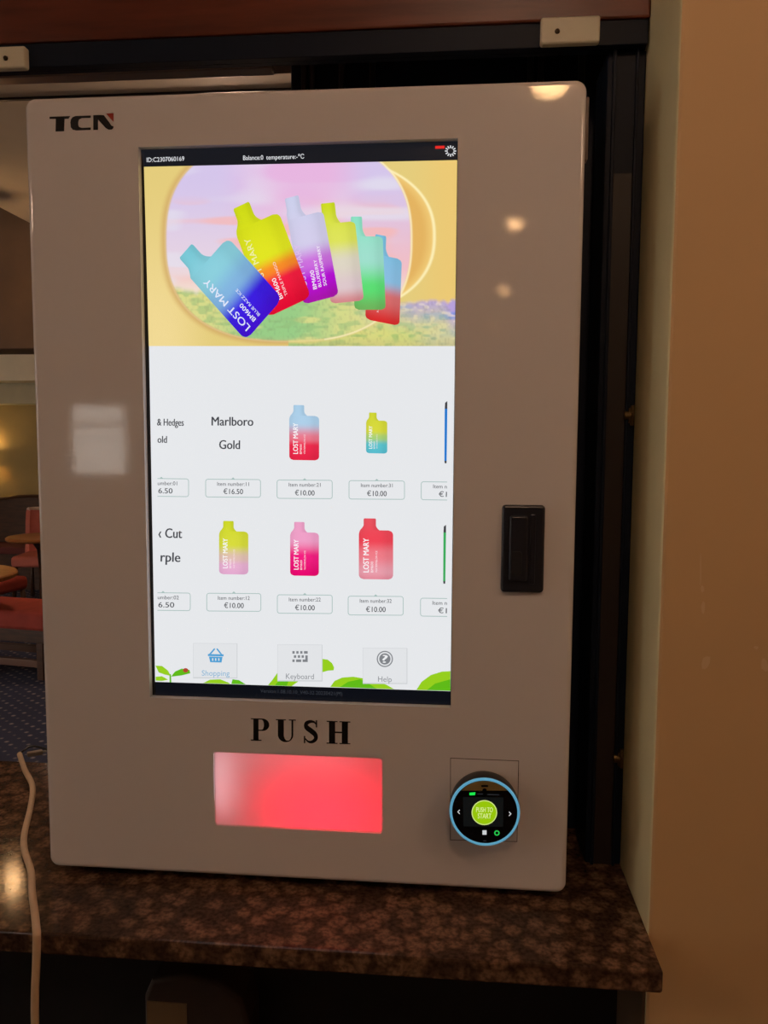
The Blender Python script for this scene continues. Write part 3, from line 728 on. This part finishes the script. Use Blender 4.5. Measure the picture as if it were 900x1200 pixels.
led('chute_white_led', fcx, fz1-.004, .15, .006, .028, (1, .62, .70), .0045)

# card reader ----------------------------------------------------------------------
rc = oy(567.9, 951, -.024); rr = .0392
base = oy(568, 942, -.001)
plate = part(multi('reader_plate', ringstrip([(527.6, 888.0), (608.2, 891.4), (606.2, 986.6), (527.4, 984.6)], [(528.3, 888.8), (607.5, 892.1), (605.5, 985.9), (528.1, 983.9)]), None, 0, mat('plate_gap', (.06, .04, .03), .8), None, -.0003))
rd = part(obj('card_reader', lathe([(rr*.94, 0), (rr*.98, -.004), (rr, -.010), (rr*1.0, -.022), (rr*.985, -.0245), (rr*.93, -.025)], 56, 'y', (rc.x, 0, rc.z)), black))
RY = -.0252
def face_disc(name, r, m, y, cx=0, cz=0, n=48):
    bm = bmesh.new(); vs = [bm.verts.new((rc.x+cx+r*cos(2*pi*i/n), y, rc.z+cz+r*sin(2*pi*i/n))) for i in range(n)]
    f = bm.faces.new(vs); f.normal_update()
    if f.normal.y > 0: f.normal_flip()
    return obj(name, bm, m, rd, smooth=False)
face_disc('reader_face', rr*.955, blackgloss, RY)
bm = bmesh.new(); n = 56
def rg(r, y): return [bm.verts.new((rc.x+r*cos(2*pi*i/n), y, rc.z+r*sin(2*pi*i/n))) for i in range(n)]
a_, b_, c_, d_ = rg(rr*1.0, RY+.0012), rg(rr*.985, RY-.0012), rg(rr*.945, RY-.0012), rg(rr*.925, RY)
for p, q2 in ((a_, b_), (b_, c_), (c_, d_)):
    for i in range(n): bm.faces.new((p[i], p[(i+1) % n], q2[(i+1) % n], q2[i]))
bmesh.ops.recalc_face_normals(bm, faces=bm.faces[:])
obj('light_ring', bm, mat('blue_light_ring', (.1, .2, .25), .3, emit=lin(86, 158, 190), es=.85), rd)
# bronze cap at the top of the face
arc = ellipse(567.9, 951, 37, 36.6, 20, 180+42, 360-42)
multi('antenna_window', [arc], None, 0, mat('bronze_film', (.34, .24, .08), .3, metal=.2), rd, RY-.0002)
multi('speaker_slot', [[(564, 920), (572, 920), (572, 922.2), (564, 922.2)], ellipse(567.8, 926, 2.6, 2.2, 12)], None, 0, blackgloss, rd, RY-.0004)
multi('display_panel', [[(542.5, 934), (590, 934.5), (589.5, 969), (543, 968.5)]], (14, 16, 16), 0, None, rd, RY-.0003)
multi('button_rim', [ellipse(567.6, 952.3, 15, 14.6, 36)], (206, 226, 130), 0, None, rd, RY-.0005)
multi('start_button', [ellipse(567.6, 952.3, 13.9, 13.5, 36)], (150, 196, 10), 0, None, rd, RY-.0007)
write('button_text', 'PUSH TO', (558, 951.6), (577.4, 951.9), 5.6, (226, 240, 150), 0, .01, None, rd, RY-.0009)
write('button_text', 'START', (559.8, 959), (575.6, 959.3), 5.8, (226, 240, 150), 0, .01, None, rd, RY-.0009)
def chev(x, y, d): return [[(x, y), (x+d*2.9, y-2.9), (x+d*2.9, y-1.6), (x+d*1.1, y)], [(x, y), (x+d*1.1, y), (x+d*2.9, y+1.6), (x+d*2.9, y+2.9)]]
multi('arrow_icon', chev(535.9, 951.4, 1), (214, 216, 218), 0, None, rd, RY-.0004); multi('arrow_icon', chev(599.4, 953.8, -1), (214, 216, 218), 0, None, rd, RY-.0004)
multi('stop_icon', [[(565.4, 973), (570.2, 973), (570.2, 978.2), (565.4, 978.2)]], (204, 206, 208), 0, None, rd, RY-.0004)
multi('round_icon', ringstrip(ellipse(582.3, 976.2, 3.2, 3.1, 18), ellipse(582.3, 976.2, 1.8, 1.8, 18)), (40, 200, 80), 0, None, rd, RY-.0004)
multi('status_lamp', [[(550.2, 929), (557.2, 928.4), (556.6, 931.8), (550.2, 932)]], (30, 230, 80), 0, None, rd, RY-.0004)
for q_ in ([(559, 930), (566, 930.1), (566, 931), (559, 930.9)], [(571, 930.5), (585, 931), (585, 932), (571, 931.5)], [(566, 985), (570, 985), (570, 985.8), (566, 985.8)]): multi('small_text', [q_], (40, 42, 46), 0, None, rd, RY-.0004)

# swing handle ----------------------------------------------------------------------
a, b = oy(588.5, 591.5, -.003), oy(636.6, 694.5, -.003)
lw, lh, lx, lz = b.x-a.x, a.z-b.z, (a.x+b.x)/2, (a.z+b.z)/2
hm = mat('black_handle_plastic', (.016, .018, .028), .32, bump=.15, scale=160)
hd = part(obj('door_lock', slab(rrect(lw, lh, .004, 5, lx, lz), -.006, .0, .003, 3), hm))
a, b = oy(597.5, 604.5, -.008), oy(617, 681, -.008)
obj('lever', slab(rrect(b.x-a.x, a.z-b.z, .0025, 4, (a.x+b.x)/2, (a.z+b.z)/2), -.0105, -.005, .002, 3), hm, hd)
obj('recess_step', slab(rrect(.006, lh*.80, .0015, 3, b.x+.006, lz), -.0072, -.005, .001, 2), hm, hd)
a, b = oy(599, 646, -.0115), oy(611, 675, -.0115)
obj('key_cover', slab(rrect(b.x-a.x, a.z-b.z, .003, 4, (a.x+b.x)/2, (a.z+b.z)/2), -.0117, -.010, .0008, 2), mat('black_key_cover', (.016, .017, .022), .5), hd)
part(obj('hinge', bx(W/2, W/2+.004, .010, .022, .82, .885, .001), mat('dull_hinge', (.16, .12, .10), .5)))

# ------------------------------------------------------------------ cables on the counter
cz = TOP_Z + .0045
cable_pts = [oz(23, 884, cz), oz(29, 902, cz), oz(38, 921, cz), oz(36, 945, cz), oz(29, 975, cz), oz(28.5, 995, cz), oz(36, 1020, cz), oz(37.5, 1045, cz), oz(41, 1072, cz)]
cable_pts[-1] = oz(40.8, 1070, cz)
cable_pts += [oz(42.4, 1086, cz), oz(43, 1094, cz-.0006), oy(43, 1106, -.1185), oy(42.5, 1130, -.119)]
for py in (1165, 1200, 1260): cable_pts.append(oy({1165: 41, 1200: 41, 1260: 43}[py], py, -.119))
cable_pts.append(cable_pts[-1] + Vector((.004, 0, -.25)))
cb = obj('power_cable', tube(smooth_path(cable_pts, 8), .0042, 12), mat('cream_cable_sheath', (.66, .47, .30), .45, bump=.2, scale=120, var=.12, vscale=30))
tag(cb, 'cream power cable snaking over the counter and hanging down its front', 'cable')
bc = [oz(22.5, 884, cz), oz(27, 880, cz+.004), oz(35, 875, cz+.006), oz(44, 875, cz+.004), oz(60, 880, cz), oz(80, 888, cz)]
tag(obj('thin_lead', tube(smooth_path(bc, 6), .0016, 8), black), 'thin black lead curling from the cream cable behind the machine', 'cable')
c = oz(41, 885, TOP_Z)
pl = thing('small_connector', 'small clear plastic connector on the counter behind the machine', 'connector', (c.x, c.y, TOP_Z), rad(35))
obj('housing', bx(-.012, .012, -.005, .005, 0, .007, .0015), mat('cloudy_plastic', (.32, .27, .22), .4), pl)
obj('pin', bx(.012, .018, -.002, .002, .002, .005, .0005), steel, pl)

# appliance in the dark under the counter
a, b = oy(168, 1140, .02), oy(292, 1260, .02)
ub = thing('junction_box', 'dark rounded box with a beige label in the shade under the counter', 'box', ((a.x+b.x)/2, .072, b.z))
hw, hh = (b.x-a.x)/2, a.z-b.z
pts = [(-hw, 0), (hw, 0), (hw, hh*.55), (hw*.88, hh*.78), (hw*.45, hh*.95), (-hw*.2, hh), (-hw*.85, hh*.93), (-hw, hh*.75)]
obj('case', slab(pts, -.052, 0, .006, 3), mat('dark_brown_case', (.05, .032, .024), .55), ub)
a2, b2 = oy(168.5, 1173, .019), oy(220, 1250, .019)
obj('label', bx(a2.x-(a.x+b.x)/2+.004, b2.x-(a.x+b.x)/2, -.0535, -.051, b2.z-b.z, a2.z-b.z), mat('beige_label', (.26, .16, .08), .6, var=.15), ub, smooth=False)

# ------------------------------------------------------------------ lounge furniture seen past the machine
red = mat('red_upholstery', (.42, .055, .035), .75, bump=.4, scale=300, var=.15, vscale=10)
pink = mat('faded_red_upholstery', (.52, .13, .09), .7, bump=.4, scale=300, var=.12, vscale=10)
tabm = mat('orange_varnished_wood', (.40, .16, .05), .3, bump=.15, scale=30, var=.25, vscale=7, stretch=(1, 6, 6))
def chair(px, Y, rz, m, label, hgt=.90, rim=None):
    x = oy(px, 640, Y).x
    t = thing('lounge_chair', label, 'chair', (x, Y, FLOOR_Z), rz)
    obj('seat', bx(-.25, .25, -.25, .23, .36, .47, .035, 3), m, t)
    bm = bmesh.new(); n = 12; R = .30
    prof = [(.40, .0), (hgt-.10, .05), (hgt-.02, .07), (hgt, .085)]
    for th in (0, .055):
        pass
    rows = []
    for zz, lean in prof:
        row = []
        for side in (0, 1):
            for i in range(n+1):
                aa = rad(-75+150*i/n); k = i if side == 0 else n-i; aa = rad(-75+150*k/n)
                rr_ = R - (.05 if side else 0); row.append(bm.verts.new((rr_*sin(aa)*.9, rr_*cos(aa)*.55+.09+lean, zz)))
        rows.append(row)
    m_ = len(rows[0])
    for r1, r2 in zip(rows, rows[1:]):
        for i in range(m_): bm.faces.new((r1[i], r1[(i+1) % m_], r2[(i+1) % m_], r2[i]))
    bm.faces.new(rows[0]); bm.faces.new(rows[-1]); bmesh.ops.recalc_face_normals(bm, faces=bm.faces[:])
    bk_ = obj('backrest', bm, m, t)
    pp = [Vector((.28*.9*sin(rad(-75+150*i/16)), .275*.55*cos(rad(-75+150*i/16))+.175, hgt)) for i in range(17)]
    obj('top_rail', tube(pp, .026, 8), rim or dkwood, t)
    for sx in (-1, 1):
        for sy in (-1, 1):
            obj('leg', tube([Vector((sx*.22, sy*.2, .37)), Vector((sx*.235, sy*.23, .0))], .02, 8), dkwood, t)
    return t
def table(px, Y, r, label):
    x = oy(px, 660, Y).x
    t = thing('pub_table', label, 'table', (x, Y, FLOOR_Z))
    obj('table_top', lathe([(r-.012, .685), (r, .695), (r, .712), (r-.010, .72)], 40), tabm, t)
    obj('pedestal', lathe([(.05, .03), (.035, .1), (.03, .4), (.045, .6), (.10, .686)], 16), dkwood, t)
    obj('base', lathe([(.24, 0), (.24, .02), (.05, .05)], 24), dkwood, t)
table(50, 5.87, .30, 'orange wooden pub table in front of the dark wood settle')
table(-64, 3.85, .42, 'orange wooden pub table beside the red upholstered bench')
chair(54, 6.52, rad(8), pink, 'faded red chair with pale top rail against the settle', .88, mat('pale_rail', (.62, .46, .38), .4))
chair(-24, 5.05, rad(170), red, 'red upholstered chair drawn up to the pub table', .86)
# high backed settle against the back wall
c = oy(24, 600, 7.25)
st = thing('wooden_settle', 'dark wooden settle with curved crest along the gold wall', 'settle', (c.x+.1, 7.40, FLOOR_Z))
pts = [(-.95, .42), (.95, .42), (.95, .90)] + [(.95-1.9*i/20, .90+.055*sin(pi*i/20)**2 + (.012 if 7 < i < 13 else 0)) for i in range(1, 20)] + [(-.95, .90)]
obj('back_panel', slab(pts, -.03, .03, .008), dkwood, st)
obj('crest_rail', tube([Vector((p[0], -.02, p[1])) for p in pts[2:]], .02, 8), dkwood, st)
obj('seat', bx(-.95, .95, -.42, -.02, .38, .46, .02), mat('maroon_cushion', (.14, .028, .025), .8, bump=.3, scale=200), st)
obj('plinth', bx(-.93, .93, -.38, .02, 0, .38, .006), dkwood, st)
for s in (-1, 1): obj('end_panel', bx(s*.93-.025, s*.93+.025, -.44, .03, 0, .68, .01), dkwood, st)
# low upholstered bench with stretcher rails
Y = 4.22; c = oy(10, 720, Y)
bn = thing('upholstered_bench', 'low red upholstered bench with wooden stretcher rails on the blue carpet', 'bench', (c.x, Y, FLOOR_Z), rad(-9))
obj('seat', bx(-.75, .45, -.21, .21, .33, .46, .03, 3), red, bn)
obj('apron', bx(-.72, .42, -.19, .19, .25, .335, .004), dkwood, bn)
for sx in (-.68, .38):
    for sy in (-.16, .16): obj('leg', bx(sx-.025, sx+.025, sy-.025, sy+.025, 0, .26, .004), dkwood, bn)
for sy in (-.16, .16): obj('stretcher', bx(-.68, .38, sy-.018, sy+.018, .08, .13, .005), mat('worn_rail', (.16, .075, .05), .5), bn)

# wall sconce on the gold wall
c = oy(-16, 540, LYB-.10)
sc = thing('wall_sconce', 'brass wall sconce with a small fabric shade on the gold wall', 'wall lamp', (c.x, LYB, c.z))
obj('back_plate', slab(rrect(.07, .14, .02, 4, 0, -.04), -.015, 0, .004), brass, sc)
obj('arm', tube(smooth_path([(0, -.012, -.06), (0, -.07, -.08), (0, -.11, -.04)], 6), .008, 8), brass, sc)
bm = bmesh.new()
for r0, r1, z0_, z1_ in ((.10, .055, -.03, .12),):
    n = 24; A = [bm.verts.new((r0*cos(2*pi*i/n), r0*sin(2*pi*i/n)-.115, z0_)) for i in range(n)]; B = [bm.verts.new((r1*cos(2*pi*i/n), r1*sin(2*pi*i/n)-.115, z1_)) for i in range(n)]
    for i in range(n): bm.faces.new((A[i], A[(i+1) % n], B[(i+1) % n], B[i]))
obj('shade', bm, mat('cream_lampshade', (.75, .6, .35), .8, emit=(1, .62, .22), es=.7), sc)
obj('bulb', lathe([(.008, -.02), (.022, .02), (.026, .045), (.015, .07)], 14, 'z', (0, -.115, 0)), mat('warm_bulb', (1, .8, .5), .4, emit=(1, .66, .28), es=8), sc)
l = bpy.data.lights.new('sconce_light', 'POINT'); l.energy = SCONCE_W; l.color = (1, .66, .28); l.shadow_soft_size = .03
o = bpy.data.objects.new('sconce_light', l); COL.objects.link(o); o.parent = sc; o.location = (0, -.115, .10)

# ------------------------------------------------------------------ ceiling downlights and added fill lights
def bowl_light(x, y, z, r, strength, label, group):
    """faceted glass bowl on a steel ring, glowing from the bulb inside"""
    t = thing('ceiling_light', label, 'ceiling light', (x, y, z), 0, group)
    bm = bmesh.new(); n = 28; rings = []
    for q, h in ((1.22, 0), (1.25, -.08), (1.05, -.16), (1.0, -.06)): rings.append([bm.verts.new((r*q*cos(2*pi*i/n), r*q*sin(2*pi*i/n), r*h)) for i in range(n)])
    for a, b in zip(rings, rings[1:]):
        for i in range(n): bm.faces.new((a[i], a[(i+1) % n], b[(i+1) % n], b[i]))
    obj('trim_ring', bm, steel, t)
    m = mat('lit_glass_%d_%d' % (strength, r*1000), (.9, .7, .4), .3, emit=LAMP_COL if r > .06 else (1.0, .56, .24), es=strength)
    obj('glass_bowl', lathe([(r, -.07*r), (.98*r, -.3*r), (.86*r, -.6*r), (.62*r, -.85*r), (.3*r, -.98*r), (.05*r, -1.0*r)], 16), m, t, smooth=False)
for i, (px, py) in enumerate(((645, 103), (603, 268), (590, 345), (577, 383))):
    p_ = oz(px, py, CEIL_Z-.03)           # seen mirrored in the door, so it lies as far in front of the door
    bowl_light(p_.x, -p_.y, CEIL_Z, (.05, .028, .026, .018)[i], ROW_L[i], ('first', 'second', 'third', 'fourth')[i] + ' small glass ceiling light counted from the hatch', 'row of ceiling lights before the hatch')
bowl_light(.30, -.95, CEIL_Z, .07, NEAR_L, 'added glass bowl fill light just in front of the hatch', 'added fill lights')  # added lamp, unseen in the door: brightens its top, drops the reader's shadow
bowl_light(1.45, -.95, CEIL_Z, .13, SIDE_L, 'large added bowl fill light beside the tan wall', 'added fill lights')  # extra fill lamp, added where the door does not mirror it
bowl_light(-2.1, -1.5, CEIL_Z, .13, SIDE_L+13, 'large added bowl fill light on the window side of the room', 'added fill lights')  # added fill from the left for the reveal, also outside the door's reflection
p0_, p1_ = oz(15, 1030, TOP_Z), oz(15, 1030, 2*TOP_Z-CEIL_Z); p1_.z = CEIL_Z
p_ = p0_.lerp(p1_, .86)                  # hangs where the counter mirrors it
pn = thing('pendant_lamp', 'small glass pendant lamp hanging on a black cord beyond the hatch', 'pendant lamp', (p_.x, p_.y, CEIL_Z))
dz = p_.z - CEIL_Z
obj('ceiling_rose', lathe([(.04, 0), (.04, -.012), (.012, -.03)], 20), steel, pn)
obj('cord', tube([Vector((0, 0, -.02)), Vector((0, 0, dz+.05))], .003, 8), black, pn)
obj('cap', lathe([(.010, dz+.06), (.026, dz+.045), (.028, dz+.03)], 20), steel, pn)
obj('glass_globe', lathe([(.013, dz+.031), (.020, dz+.012), (.022, dz-.002), (.016, dz-.014), (.004, dz-.019)], 18), mat('lit_pendant_glass', (.9, .7, .4), .3, emit=(1.0, .56, .24), es=80), pn)
for x, y, w_ in ((-.5, 1.6, 'close behind the hatch'), (-2.6, 4.4, 'above the end of the bench'), (-4.6, 4.0, 'near the left lounge wall')): bowl_light(x, y, CEIL_Z, .10, LOUNGE_L, 'unseen lounge fill light ' + w_, 'unseen lounge fills')  # lamps put in out of view to brighten the lounge and its ceiling
